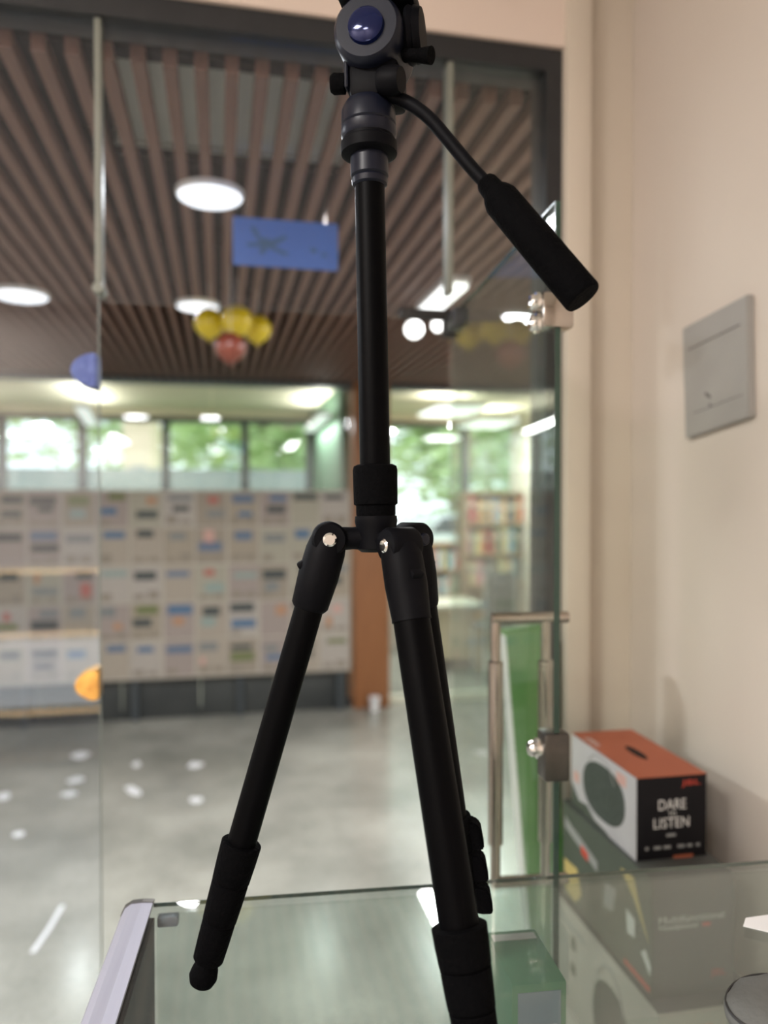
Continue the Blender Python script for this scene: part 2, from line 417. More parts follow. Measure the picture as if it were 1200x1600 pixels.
# pull handle: one tube on each face, joined through the glass at both ends
hx = (dloc((0.42, 1.045, 0))).x
zt_, zb_ = on_y(800, 966, 1.045).z, on_y(800, 1384, 1.045).z
ph = bpy.data.objects.new('pull_handle', None); COL.objects.link(ph); ph.parent = d1; ph.location = (hx, 0, 0)
lt = dloc(on_y(775, 1170, 1.045)).y; rt = dloc(on_y(851, 1170, 1.045)).y
for sgn in (lt, rt):
    L = zt_ - zb_
    lathe('grip_tube', (0, sgn, zb_), (0, sgn, zt_ + 0.004), [(0, .0066), (.01, .0072), (.155, .0072), (.16, .0108), (.83, .0108), (.835, .0072), (.99, .0072), (1, .0066)], 'steel', ph, 24)
sg = 1 if rt > lt else -1
for zz in (zt_, zb_ + 0.006):
    rod('crossbar', (0, lt - sg * 0.006, zz), (0, rt + sg * 0.034, zz), 0.0085, 'steel', ph, 20)
# two locks clamped on the free edge
def lock(zc, h, hw, mat, knobs, d):
    L = bpy.data.objects.new('lock', None); COL.objects.link(L); L.parent = d1; L.location = (LEN - 0.03, 0, zc)
    box('lock_body', (0.002, -hw, -h), (0.034, hw, h), mat, L, 0.004)
    for dz in knobs:
        kx = 0.016
        lathe('lock_knob', (kx, -sg * hw, dz), (kx, -sg * (hw + d), dz), [(0, .013), (.35, .013), (.4, .009), (.7, .0105), (.95, .008), (1, .003)], 'chrome', L, 20)
    return L
lock(on_y(864, 1176, 0.90).z, 0.030, 0.0165, 'steel_dark', (0.008,), 0.016)
lk = lock(on_y(864, 490, 0.90).z, 0.022, 0.020, 'steel', (0.012, -0.014), 0.012)

# far partition: timber pillar, glazing, room beyond
pl = on_y(552, 1000, YP); pr = on_y(608, 1000, YP)
tag(box('pillar', (pl.x, YP - 0.02, 0), (pr.x, YP + 0.24, ZC + 0.3), 'pillar_wood', bevel=0.006), kind=S)
w2 = holder('window_2')
for k in range(4):
    x0 = pl.x - 0.02 - (k + 1) * 0.98; 
    box('pane', (x0, YP + 0.10, 0.05), (x0 + 0.97, YP + 0.108, ZC - 0.03), 'pane_clear', w2)
box('frame_head', (XL, YP - 0.02, ZC - 0.03), (pl.x - 0.002, YP + 0.14, ZC + 0.06), 'win_frame', w2)
box('frame_sill', (XL, YP + 0.06, 0), (pl.x - 0.002, YP + 0.14, 0.05), 'win_frame', w2)
w3 = holder('window_3')
box('pane', (pr.x + 0.03, YP + 0.10, 0.05), (pr.x + 1.02, YP + 0.108, ZC - 0.03), 'pane_clear', w3)
box('pane', (pr.x + 1.03, YP + 0.10, 0.05), (XR, YP + 0.108, ZC - 0.03), 'pane_clear', w3)
box('frame_head', (pr.x + 0.002, YP - 0.02, ZC - 0.03), (XR, YP + 0.14, ZC + 0.06), 'win_frame', w3)
box('frame_sill', (pr.x + 0.002, YP + 0.06, 0), (XR, YP + 0.14, 0.05), 'desk_pale', w3)
tag(box('ceiling_beyond', (XL, YP + 0.14, 2.40), (XR, YW + 0.1, 2.48), 'room_ceiling'), kind=S)
gx = on_y(487, 700, YW).x
tag(box('wall_green', (gx, YP + 0.25, 0), (gx + 0.10, YW, 2.40), 'green_wall'), kind=S)
# window wall of the rooms beyond
zs_l, zh_l = 1.05, on_y(300, 652, YW).z
zh_r = on_y(720, 668, YW).z; zs_r = on_y(680, 842, YW).z
tag(box('wall_window_sill', (XL, YW, 0), (XR, YW + 0.12, zs_l), 'wall_cream'), kind=S)
tag(box('wall_window_head', (XL, YW, zh_l), (XR, YW + 0.12, 2.40), 'room_ceiling'), kind=S)
def win(name, edges, z0, z1):
    w = holder(name)
    box('frame_head', (edges[0], YW - 0.01, z1 - 0.05), (edges[-1], YW + 0.07, z1), 'win_frame', w)
    box('frame_sill', (edges[0], YW - 0.01, z0), (edges[-1], YW + 0.07, z0 + 0.04), 'win_frame', w)
    for e in edges: box('mullion', (e - 0.038, YW - 0.01, z0 + 0.04), (e + 0.038, YW + 0.07, z1 - 0.05), 'win_frame', w)
    for a, c in zip(edges, edges[1:]): box('pane', (a + 0.039, YW + 0.03, z0 + 0.04), (c - 0.039, YW + 0.036, z1 - 0.05), 'pane_clear', w)
el = [on_y(p, 700, YW).x for p in (2, 128, 259, 383, 488)]
step = el[1] - el[0]
win('window_4', [el[0] - step] + el[:-1] + [gx - 0.02], zs_l, zh_l)
er = [on_y(p, 700, YW).x for p in (728, 826)]
win('window_5', [gx + 0.13, er[0], er[1], er[1] + 0.72], zs_l, zh_l)

# ------------------------------------------------------------------ light of the place
def area(name, loc, size, power, col=(1, 1, 1), rot=(0, 0, 0), sy=None):
    l = bpy.data.lights.new(name, 'AREA'); l.energy = power; l.color = col; l.size = size
    if sy: l.shape = 'RECTANGLE'; l.size_y = sy
    o = bpy.data.objects.new(name, l); COL.objects.link(o); o.location = loc; o.rotation_euler = rot
    return o
def point(name, loc, power, col=(1.0, 0.97, 0.9), r=0.12):
    l = bpy.data.lights.new(name, 'POINT'); l.energy = power; l.color = col; l.shadow_soft_size = r
    o = bpy.data.objects.new(name, l); COL.objects.link(o); o.location = loc
    return o
def ceiling_disc(x, y, r, label, power):
    t = thing('ceiling_light', (x, y, ZC - 0.016), label, 'ceiling light', 'round lamps on the slat ceiling')
    lathe('lamp_rim', (0, 0, 0), (0, 0, 0.016), [(0, r * 0.97), (.3, r), (1, r)], 'lamp_body', t, 40)
    lathe('diffuser', (0, 0, -0.006), (0, 0, 0.0), [(0, r * 0.86), (.6, r * 0.93), (1, r * 0.95)], 'lamp_white', t, 40)
    a = area('ceiling_lamp_glow', (x, y, ZC - 0.03), 2 * r, power, (0.95, 0.97, 1.0)); a.data.shape = 'DISK'
    return t
for (px, py, rr, lb) in ((328, 299, 0.092, 'large round white lamp above the blue hanging sign'),
                         (32, 457, 0.110, 'round white lamp on slat ceiling, cut by the photo edge'),
                         (309, 474, 0.092, 'round white lamp partly behind the yellow balloons')):
    p = on_z(px, py, ZC); ceiling_disc(p.x, p.y, rr, lb, 7)
for (x, y, lb) in ((1.9, 2.5, 'added out-of-view round lamp over the far end of the hall, beside the cream wall'),
                   (-1.9, 2.3, 'added out-of-view round lamp over the hall end away from the glass door')):
    ceiling_disc(x, y, 0.10, lb, 62)  # added unseen lamps that carry most of the hall light

# unseen shop ceiling panels, added above and behind the camera for brightness
for i, (x, y, lb) in enumerate(((-1.65, -0.55, 'unseen square light panel added over the shop floor, off the display case'), (-1.65, -1.95, 'unseen square light panel added at the back of the shop'))):
    t = thing('added_light_panel', (x, y, 2.832), lb, 'ceiling light', 'unseen square light panels added on the shop ceiling')
    box('added_panel_frame', (-0.31, -0.31, 0.0), (0.31, 0.31, 0.018), 'lamp_body', t)
    box('diffuser', (-0.29, -0.29, -0.004), (0.29, 0.29, 0.0), 'panel_white', t)
    area('added_panel_glow', (x, y, 2.82), 0.56, 92 if i == 0 else 50, (1.0, 0.95, 0.91))

# warm-lit display shelf behind the camera (mirrored in the shop window)
ds = thing('lit_display_shelf', (-0.95, -1.75, 0), 'low display shelf edged with warm light strips, mirrored in the window', 'display shelf')
box('back_panel', (-0.5, -0.20, 0.0), (0.42, -0.17, 1.15), 'lit_interior', ds)
for z0 in (0.02, 0.30, 0.74, 1.10): box('shelf_board', (-0.5, -0.17, z0), (0.42, 0.10, z0 + 0.02), 'shelf_wood', ds)
for xx in (-0.5, 0.40): box('side_panel', (xx, -0.17, 0.0), (xx + 0.02, 0.11, 1.15), 'shelf_wood', ds)
for z0 in (0.30, 0.74, 1.10): box('light_strip', (-0.47, 0.101, z0), (0.385, 0.116, z0 + 0.018), 'led_warm', ds)
box('lit_panel', (-0.47, 0.09, 0.34), (0.37, 0.10, 0.72), 'lightbox', ds)
box('light_strip', (0.386, 0.111, 0.32), (0.402, 0.122, 0.755), 'led_warm', ds)

# room lamps beyond the partition
def linear(name, p, length, w, rz, mat, label, power):
    t = thing(name, p, label, 'ceiling light', rz=rz)
    box('lamp_body', (-w / 2 - 0.008, -length / 2 - 0.01, 0.004), (w / 2 + 0.008, length / 2 + 0.01, 0.03), 'lamp_body', t, 0.004)
    box('diffuser', (-w / 2, -length / 2, -0.012), (w / 2, length / 2, 0.004), mat, t, 0.004)
    return t
p = on_z(705, 643, 2.25); t = linear('room_lamp', (p.x, p.y, 2.25), 0.62, 0.40, 0, 'tube_white', 'wide white lamp on the library ceiling above the tall bookcase', 0)
for v in (-0.2, 0.2): rod('drop_rod', (0, v, 0.03), (0, v, 0.149), 0.005, 'steel', t, 8)
area('library_glow', (p.x, p.y, 2.23), 0.4, 30); area('library_uplight', (p.x, p.y, 2.285), 0.4, 6, rot=(math.pi, 0, 0))
for (x, y, lb) in ((2.5, 7.0, 'square lamp over the far corner of the library'), (-2.2, 6.6, 'square lamp in the room behind the poster board')):
    t = linear('room_lamp', (x, y, 2.25), 0.62, 0.40, 0, 'tube_white', lb, 0)
    for v in (-0.2, 0.2): rod('drop_rod', (0, v, 0.03), (0, v, 0.149), 0.005, 'steel', t, 8)
    area('room_glow', (x, y, 2.23), 0.4, 30); area('room_uplight', (x, y, 2.285), 0.4, 6, rot=(math.pi, 0, 0))
for px, py, yy, rz, lb in ((136, 652, 6.7, 0.10, 'slim hanging tube lamp beyond the poster board, beside the blue lock keeper'),
                           (494, 662, 6.55, -0.02, 'slim hanging tube lamp beyond the poster board, beside the green wall')):
    p = on_y(px, py, yy); t = linear('room_lamp', (p.x, p.y, p.z), 1.3, 0.09, rz, 'tube_soft', lb, 0)
    for v in (-0.5, 0.5): rod('drop_rod', (0, v, 0.03), (0, v, 2.399 - p.z), 0.005, 'steel', t, 8)
    area('room_glow', (p.x, p.y, p.z - 0.02), 0.09, 22, sy=1.2); area('room_uplight', (p.x, p.y, p.z + 0.035), 0.09, 7, rot=(math.pi, 0, 0), sy=1.2)

# ------------------------------------------------------------------ tripod
def make_tripod():
    D0 = 0.70
    tp = thing('camera_tripod', (0, 0, 0), 'black camera tripod with fluid video head standing on the glass case', 'tripod')
    top = atd(577, 250, D0); hub = atd(588, 838, D0); axis = (top - hub).normalized()
    def onax(py): return hub + axis * ((838 - py) / FPX * D0)
    K = D0 / FPX
    # legs: pivot, end of shoulder casting, foot
    ZCASE = 1.06
    spec = [(atd(514, 842, 0.695), on_z(313, 1549, ZCASE), 0.110),
            (atd(625, 852, 0.668), on_z(757, 1712, ZCASE), 0.088),
            (atd(644, 842, 0.732), on_z(733, 1466, ZCASE), 0.102)]
    for i, (pv, ft, stack) in enumerate(spec):
        leg = bpy.data.objects.new('leg', None); COL.objects.link(leg); leg.parent = tp
        ft = ft + Vector((0, 0, 0.0045)); tr_ = (0.0132, 0.0158, 0.0145)[i]; ls = 1.2 if i == 1 else 1.0; v = (pv - ft); L = v.length; u = v.normalized()
        at = lambda s: ft + u * s                                     # s metres up from the foot tip
        ball = at(0.012)
        lathe('foot', ft, at(0.026), [(0, .006), (.12, .0105), (.35, .0128), (.62, .0118), (.85, .0098), (1, .0098)], 'tripod_rubber', leg)
        s0 = 0.025; n = 3; each = stack / n
        for k in range(n):
            a = s0 + k * each; r = (0.0142 + 0.0016 * k) * ls
            lathe('twist_lock', at(a), at(a + each * 0.985), [(0, r * .92), (.03, r * .97), (.5, r * 1.02), (.97, r * 1.05), (1, r * .98)], 'tripod_rubber', leg)
            if i == 2:
                lp = at(a + each * 0.5); out_ = RGT * 0.97 - FWD * 0.1
                bm = bm_prism([lp + out_ * o_ + u * (each * h_) for o_, h_ in ((.010, .44), (.022, .40), (.0275, .24), (.0285, -.38), (.026, -.44), (.018, -.42), (.010, -.44))], out_.cross(u).normalized() * 0.016)
                for vv in bm.verts: vv.co -= out_.cross(u).normalized() * 0.008
                bmesh.ops.bevel(bm, geom=list(bm.edges), offset=0.0015, segments=2, affect='EDGES')
                mesh_obj('lock_lever', bm, 'tripod_rubber', leg, smooth=True)
        s1 = s0 + stack
        s2 = L - 0.062
        lathe('leg_tube', at(s1 - 0.004), at(s2 + 0.006), [(0, tr_), (1, tr_)], 'tripod_tube', leg)
        # shoulder casting: sleeve, cheeks, stop catch
        lathe('leg_sleeve', at(s2 - 0.004), at(L + 0.002), [(0, tr_ * 1.08), (.05, .0168), (.45, .0185), (.80, .0182), (.95, .0165), (1, .0140)], 'tripod_black', leg)
        side = (pv - hub); side.z = 0; side.normalize(); tan = Vector((-side.y, side.x, 0))
        lathe('pivot_joint', pv - tan * 0.0150, pv + tan * 0.0150, [(0, .0138), (.1, .0158), (.9, .0158), (1, .0138)], 'tripod_black', leg)
        face = tan if tan.dot(-FWD) > 0 else -tan
        lathe('pivot_bolt', pv + face * 0.0149, pv + face * 0.0185, [(0, .0062), (.6, .0062), (1, .0045)], 'tripod_metal' if i == 2 else 'chrome', leg, 20)
        cpos = at(L - 0.022) + side * 0.015
        bm = bm_box((-0.010, -0.006, -0.0035), (0.008, 0.006, 0.0035), 0.002)
        xax = (side * 0.85 - Vector((0, 0, 0.5))).normalized(); zax = xax.cross(tan).normalized()
        mt = Matrix((xax, tan, zax)).transposed()
        for vv in bm.verts: vv.co = cpos + mt @ vv.co
        mesh_obj('angle_catch', bm, 'tripod_black', leg, smooth=True)
        # arm of the spider
        arm0 = hub + Vector((0, 0, -0.001)); bm = bm_sweep([arm0, arm0.lerp(pv, 0.5), pv], [0.0125, 0.0105, 0.0115], 10)
        mesh_obj('spider_arm', bm, 'tripod_black', tp, smooth=True)
    # hub and column
    lathe('hub', onax(862), onax(806), [(0, .014), (.1, .0185), (.7, .0185), (.85, .0195), (1, .0190)], 'tripod_black', tp)
    lathe('column_lock', onax(808), onax(726), [(0, .0175), (.06, .0180), (.22, .0180), (.25, .0200), (.9, .0204), (.97, .0195), (1, .0165)], 'tripod_rubber', tp)
    lathe('centre_column', onax(800), onax(285), [(0, .0140), (1, .0136)], 'tripod_tube', tp)
    lathe('column_collar', onax(292), onax(238), [(0, .0140), (.05, .0160), (.2, .0165), (.25, .0155), (.3, .0172), (1, .0172)], 'tripod_metal', tp)
    lathe('top_plate', onax(246), onax(216), [(0, .0210), (.15, .0255), (.7, .0258), (.8, .0235), (1, .0235)], 'tripod_black', tp)
    hd = bpy.data.objects.new('video_head', None); COL.objects.link(hd); hd.parent = tp
    lathe('pan_base', onax(218), onax(162), [(0, .0235), (.08, .0252), (.3, .0252), (.33, .0238), (.38, .0250), (.75, .0246), (.9, .0225), (1, .0205)], 'tripod_metal', hd)
    # body, set a little turned to the camera
    c = onax(80) + RGT * 0.012; rx = (RGT * 0.97 - FWD * 0.22).normalized(); ry = axis.cross(rx).normalized(); R3 = Matrix((rx, ry, axis)).transposed()
    def hbox(name, lo, hi, mat, bev):
        bm = bm_box(lo, hi, bev)
        for vv in bm.verts: vv.co = c + R3 @ vv.co
        return mesh_obj(name, bm, mat, hd, smooth=True)
    def hp(x, y, z): return c + R3 @ Vector((x, y, z))
    hbox('body_casting', (-0.0255, -0.022, -0.050), (0.0200, 0.024, -0.018), 'tripod_black', 0.006)
    # two tilt cheeks and the drum between them (drum axis runs toward the camera)
    lathe('tilt_drum', hp(-0.005, -0.034, 0.004), hp(-0.005, 0.034, 0.004), [(0, .0270), (.05, .0300), (.12, .0312), (.88, .0312), (.95, .0300), (1, .0270)], 'tripod_metal', hd, 40)
    lathe('drum_cap', hp(-0.005, -0.0395, 0.003), hp(-0.005, -0.034, 0.003), [(0, .0120), (.4, .0155), (1, .0165)], 'cap_blue_sheen', hd, 32)
    hbox('tilt_cheek', (-0.0300, -0.020, -0.040), (-0.0255, 0.026, 0.046), 'tripod_metal', 0.0025)
    hbox('plate_clamp', (-0.033, -0.032, 0.034), (0.034, 0.036, 0.052), 'tripod_black', 0.004)
    hbox('clamp_groove', (-0.020, -0.0335, 0.040), (0.024, -0.031, 0.045), 'tripod_metal', 0.0008)
    hbox('quick_plate', (-0.022, -0.040, 0.052), (0.024, 0.046, 0.062), 'tripod_metal', 0.003)
    lathe('drag_dial', hp(0.0255, 0, 0.010), hp(0.0395, 0, 0.010), [(0, .0230), (.2, .0245), (.5, .0225), (.55, .0238), (1, .0215)], 'tripod_black', hd, 32)
    lathe('lock_knob', hp(0.030, -0.020, 0.041), hp(0.050, -0.024, 0.040), [(0, .005), (.35, .005), (.4, .0085), (.85, .009), (1, .0065)], 'tripod_rubber', hd, 20)
    mesh_obj('tilt_lever', bm_sweep([hp(0.026, -0.012, -0.014), hp(0.036, -0.018, -0.019), hp(0.050, -0.022, -0.023)], [0.0060, 0.0055, 0.0075], 14), 'tripod_rubber', hd, smooth=True)
    lathe('pan_knob', hp(-0.024, -0.010, -0.032), hp(-0.044, -0.012, -0.031), [(0, .0055), (.3, .0055), (.35, .0088), (.85, .0092), (1, .0070)], 'tripod_rubber', hd, 20)
    lathe('handle_boss', hp(0.004, -0.022, -0.040), hp(0.024, -0.026, -0.043), [(0, .0105), (.2, .0120), (.8, .0120), (1, .0105)], 'tripod_black', hd, 24)
    # pan handle
    ph = bpy.data.objects.new('pan_handle', None); COL.objects.link(ph); ph.parent = tp
    pts = catmull([atd(604, 146, .688), atd(640, 162, .680), atd(670, 184, .672), atd(700, 218, .664), atd(735, 260, .655), atd(772, 300, .647)], 8)
    mesh_obj('handle_rod', bm_sweep(pts, 0.0058, 16), 'tripod_black', ph, smooth=True)
    g0, g1 = atd(758, 283, .649), atd(912, 466, .615)
    lathe('handle_grip', g0, g1, [(0, .0078), (.02, .0092), (.09, .0100), (.12, .0125), (.17, .0150), (.55, .0155), (.975, .0158), (.99, .0155), (1, .0146)], 'tripod_rubber', ph, 28)
    return tp
make_tripod()

# ------------------------------------------------------------------ glass display case
ZCT = 1.060
ca = on_z(191, 1412, ZCT); cb = on_z(1140, 1346, ZCT)
rzc = math.atan2(cb.y - ca.y, cb.x - ca.x)
dc = thing('display_case', (ca.x, ca.y, 0), 'glass display case with aluminium edge rail under the tripod', 'display case', rz=rzc)
# local: +x along the rear edge to the wall, -y towards the camera
WX = (XW - 0.012 - ca.x) / math.cos(rzc) - 0.075; DY = -0.62
box('top_glass', (0.0287, DY, ZCT - 0.005), (WX, -0.004, ZCT), 'pane_case', dc)
box('glass_edge', (0.034, -0.004, ZCT - 0.0045), (WX, -0.0030, ZCT - 0.0003), 'glass_edge', dc)
box('rear_glass', (0.039, -0.016, 0.30), (WX, -0.010, ZCT - 0.0085), 'pane_clear', dc)
box('side_glass', (0.030, DY + 0.02, 0.30), (0.037, -0.018, ZCT - 0.0085), 'pane_case_side', dc)
bm = bmesh.new()
prof = [(0.000, -0.034), (0.000, -0.010), (0.004, -0.002), (0.011, 0.0025), (0.022, 0.003), (0.0335, 0.002), (0.034, 0.0), (0.0285, -0.0002), (0.0285, -0.034)]
bm = bm_prism([(px, -0.006, ZCT + pz) for px, pz in prof], (0, DY + 0.006, 0))
mesh_obj('edge_rail', bm, 'aluminium', dc)
bm = bm_prism([(px - 0.0006 if px < 0.01 else px + 0.0004, 0.001, ZCT + pz + 0.0006) for px, pz in prof], (0, -0.0075, 0))
mesh_obj('rail_end_cap', bm, 'steel_dark', dc)
box('corner_post', (0.001, -0.030, 0.301), (0.028, -0.007, ZCT - 0.035), 'steel_dark', dc, 0.002)
box('glass_clip', (0.040, -0.020, ZCT - 0.0195), (0.062, -0.008, ZCT - 0.0085), 'aluminium', dc, 0.002)
box('case_base', (0.0, DY, 0.0), (WX, -0.008, 0.30), 'lamp_body', dc, 0.004)
box('shelf_glass', (0.40, -0.26, 0.892), (WX - 0.01, -0.03, 0.898), 'pane_clear', dc)
for xx in (0.41, WX - 0.03): box('shelf_bracket', (xx, -0.03, 0.884), (xx + 0.015, -0.016, 0.8918), 'steel', dc)

# small green carton inside the case
p0 = on_z(800, 1532, 1.030)
gc = thing('green_carton', (p0.x, p0.y, 0.8985), 'small green-topped carton with grey label inside the display case', 'carton', rz=rzc)
box('carton_body', (0.0, 0.0, 0.0), (0.056, 0.095, 0.126), 'green_lid', gc, 0.001)
box('front_label', (0.006, -0.0008, 0.02), (0.050, 0.0, 0.118), 'label_blue_grey', gc)
box('white_panel', (0.010, -0.0016, 0.03), (0.046, -0.0008, 0.085), 'print_white', gc)
box('lid_band', (0.004, 0.076, 0.126), (0.052, 0.088, 0.1266), 'print_white', gc)

# ------------------------------------------------------------------ stacked cartons by the wall
def oval(c, xd, yd, rx, ry, n=28, pw=2.0):
    out = []
    for k in range(n):
        a = 2 * math.pi * k / n; ca_, sa = math.cos(a), math.sin(a)
        out.append(Vector(c) + Vector(xd) * (rx * math.copysign(abs(ca_) ** (2 / pw), ca_)) + Vector(yd) * (ry * math.copysign(abs(sa) ** (2 / pw), sa)))
    return out
XV, YV, ZV = Vector((1, 0, 0)), Vector((0, 1, 0)), Vector((0, 0, 1))
YF = 1.10
f_tl, f_tr = on_y(996, 1216, YF), on_y(1103, 1206, YF)
f_bl = on_y(1002, 1346, YF)
bx0, bx1 = f_tl.x, f_tr.x; bz1 = f_tl.z; bz0 = f_bl.z
Wb, Hb, Db = bx1 - bx0, bz1 - bz0, 0.245
b1 = thing('speaker_carton', (bx0, YF, bz0), 'orange-topped black and white speaker carton, topmost of the stack', 'carton', rz=math.radians(-1.5))
box('carton_body', (0.0, 0.001, 0.0), (Wb, Db, Hb - 0.001), 'carton_black', b1, 0.001)
box('top_panel', (0, 0.0005, Hb - 0.001), (Wb, Db, Hb), 'carton_orange', b1)
box('side_panel', (-0.001, 0.002, 0.0), (0.0, Db - 0.001, Hb - 0.0015), 'carton_white', b1)
mesh_obj('hand_slot', bm_prism(oval((Wb * 0.50, Db * 0.47, Hb), XV, YV, 0.0085, 0.036), (0, 0, 0.0006)), 'carton_black', b1)
sp = bm_prism(oval((-0.001, Db * 0.47, Hb * 0.50), (YV * 0.965 + ZV * -0.02).normalized(), ZV, 0.078, Hb * 0.36, pw=2.3), (-0.0009, 0, 0))
mesh_obj('speaker_picture', sp, 'speaker_grey', b1)
arc = catmull([(-0.0015, Db * 0.30, Hb * 0.70), (-0.0015, Db * 0.40, Hb * 0.90), (-0.0015, Db * 0.58, Hb * 0.93), (-0.0015, Db * 0.70, Hb * 0.80)], 6)
mesh_obj('strap_picture', bm_sweep(arc, 0.0011, 6), 'print_grey', b1)
def wedge(name, par, pts, mat, off): mesh_obj(name, bm_prism([(off, y, z) for y, z in pts], (-0.0007, 0, 0)), mat, par)
wedge('dark_wave', b1, [(Db * 0.36, 0.0), (Db * 0.45, Hb * 0.035), (Db * 0.6, Hb * 0.05), (Db * 0.72, Hb * 0.16), (Db * 0.86, Hb * 0.13), (Db - .002, Hb * 0.30), (Db - .002, 0.0)], 'carton_moss', -0.001)
wedge('print_mark', b1, [(Db * .14, Hb * .78), (Db * .14, Hb * .92), (Db * .27, Hb * .92), (Db * .27, Hb * .78)], 'print_pink', -0.001)
wedge('print_mark', b1, [(Db * .86, Hb * .36), (Db * .86, Hb * .50), (Db * .95, Hb * .50), (Db * .95, Hb * .36)], 'print_pink', -0.001)
fx = lambda u: Wb * u
lettering('DARE', 'print_white', b1, (fx(.50), 0.0009, Hb * .655), XV, ZV, 0.0165, 0.048)
lettering('TO', 'print_white', b1, (fx(.50), 0.0009, Hb * .54), XV, ZV, 0.0072, 0.013)
lettering('LISTEN', 'print_white', b1, (fx(.49), 0.0009, Hb * .435), XV, ZV, 0.0165, 0.062)
lettering('JBL', 'print_red', b1, (fx(.77), 0.0009, Hb * .895), XV, ZV, 0.0115, 0.034)
lettering('JBL', 'print_white', b1, (0.012, Db * 0.74, Hb + 0.0001), -YV, XV, 0.012, 0.060)
for u, w_ in ((.12, .04), (.24, .10), (.38, .10), (.58, .10), (.72, .07), (.85, .05)):
    box('small_icon', (fx(u), 0.0001, Hb * .125), (fx(u + w_), 0.001, Hb * .16), 'print_grey', b1)
box('small_icon', (fx(.42), 0.0001, Hb * .27), (fx(.55), 0.001, Hb * .30), 'print_grey', b1)
box('orange_tab', (fx(.52), 0.0001, 0.0), (fx(.80), 0.001, Hb * .035), 'carton_orange', b1)

# second carton: tall grey, seen through the case glass
Y2 = 1.040
q_bl, q_br = on_y(1020, 1562, Y2), on_y(1146, 1546, Y2)
x20, x21, z20 = q_bl.x, q_br.x, q_bl.z; z21 = bz0 - 0.0005
W2, H2, D2 = x21 - x20, z21 - z20, 0.325
b2 = thing('headset_carton', (x20, Y2, z20), 'tall dark grey carton under the orange-topped one, behind the case glass', 'carton', rz=math.radians(-1.0))
box('carton_body', (0, 0.001, 0), (W2, D2, H2), 'carton_grey', b2, 0.0012)
box('side_panel', (-0.001, 0.002, 0.001), (0, D2 - 0.002, H2 - 0.001), 'carton_moss', b2)
def qd(*uv): return [(D2 * u, H2 * v) for u, v in uv]
wedge('pale_band', b2, qd((.96, .85), (.96, .74), (.55, .60), (.55, .70)), 'print_grey', -0.001)
wedge('print_mark', b2, qd((.74, .72), (.74, .64), (.66, .61), (.66, .69)), 'print_red', -0.0017)
wedge('yellow_flash', b2, qd((.17, .88), (.30, .86), (.17, .70), (.03, .44), (.12, .70)), 'print_yellow', -0.001)
wedge('yellow_patch', b2, qd((.97, .40), (.80, .42), (.74, .20), (.82, .06), (.95, .10)), 'print_yellow', -0.001)
wedge('headset_picture', b2, qd((.34, .62), (.46, .58), (.48, .34), (.38, .38)), 'print_grey', -0.001)
wedge('headset_picture', b2, [(D2 * .16, H2 * .52), (D2 * .24, H2 * .54), (D2 * .23, H2 * .34), (D2 * .16, H2 * .36)], 'print_white', -0.001)
wedge('print_mark', b2, [(D2 * .02, H2 * .18), (D2 * .10, H2 * .30), (D2 * .06, H2 * .36), (D2 * .01, H2 * .26)], 'print_white', -0.001)
wedge('print_mark', b2, [(D2 * .02, H2 * .03), (D2 * .26, H2 * .04), (D2 * .26, H2 * .08), (D2 * .02, H2 * .08)], 'print_red', -0.001)
lettering('Multifunctional', 'print_white', b2, (W2 * .47, 0.0009, H2 * .655), XV, ZV, 0.011, W2 * .80)
lettering('Headphone', 'print_white', b2, (W2 * .31, 0.0009, H2 * .585), XV, ZV, 0.011, W2 * .47)
box('print_mark', (W2 * .60, 0.0001, H2 * .57), (W2 * .70, 0.001, H2 * .60), 'print_red', b2)
lettering('JBL', 'print_red', b2, (W2 * .80, 0.0009, H2 * .155), XV, ZV, 0.014, W2 * .20)

# third carton: cream sides, dark top
Y3 = 1.010
r_tl = on_y(1030, 1578, Y3)
W3, H3, D3 = 0.175, 0.19, 0.39
x30 = r_tl.x; z31 = z20 - 0.0005
b3 = thing('turntable_carton', (x30, Y3, z31 - H3), 'cream carton with dark top and speaker picture beneath the grey carton', 'carton', rz=math.radians(-1.0))
box('carton_body', (0, 0.001, 0), (W3, D3, H3 - 0.001), 'carton_cream', b3, 0.0012)
box('top_panel', (-0.001, 0.0005, H3 - 0.001), (W3, D3, H3), 'carton_grey', b3)
mesh_obj('speaker_picture', bm_prism(oval((0.0, D3 * 0.38, H3 * 0.36), YV, ZV, 0.062, H3 * 0.36, pw=2.3), (-0.0009, 0, 0)), 'speaker_grey', b3)
arc = catmull([(-0.001, D3 * 0.26, H3 * 0.58), (-0.001, D3 * 0.32, H3 * 0.82), (-0.001, D3 * 0.42, H3 * 0.86), (-0.001, D3 * 0.50, H3 * 0.70)], 6)
mesh_obj('strap_picture', bm_sweep(arc, 0.0016, 6), 'print_grey', b3)
for (u, v, w_, h_) in ((.72, .62, .05, .12), (.72, .38, .05, .10)):
    wedge('print_mark', b3, [(D3 * u, H3 * v), (D3 * u, H3 * (v + h_)), (D3 * (u + w_), H3 * (v + h_)), (D3 * (u + w_), H3 * v)], 'carton_moss', -0.0002)
wedge('print_line', b3, [(D3 * .62, H3 * .80), (D3 * .62, H3 * .84), (D3 * .95, H3 * .84), (D3 * .95, H3 * .80)], 'print_grey', -0.0002)
box('print_block', (W3 * .25, 0.0001, H3 * .68), (W3 * .50, 0.001, H3 * .86), 'print_red', b3)
box('print_block', (W3 * .72, 0.0001, H3 * .74), (W3 * .82, 0.001, H3 * .86), 'print_red', b3)
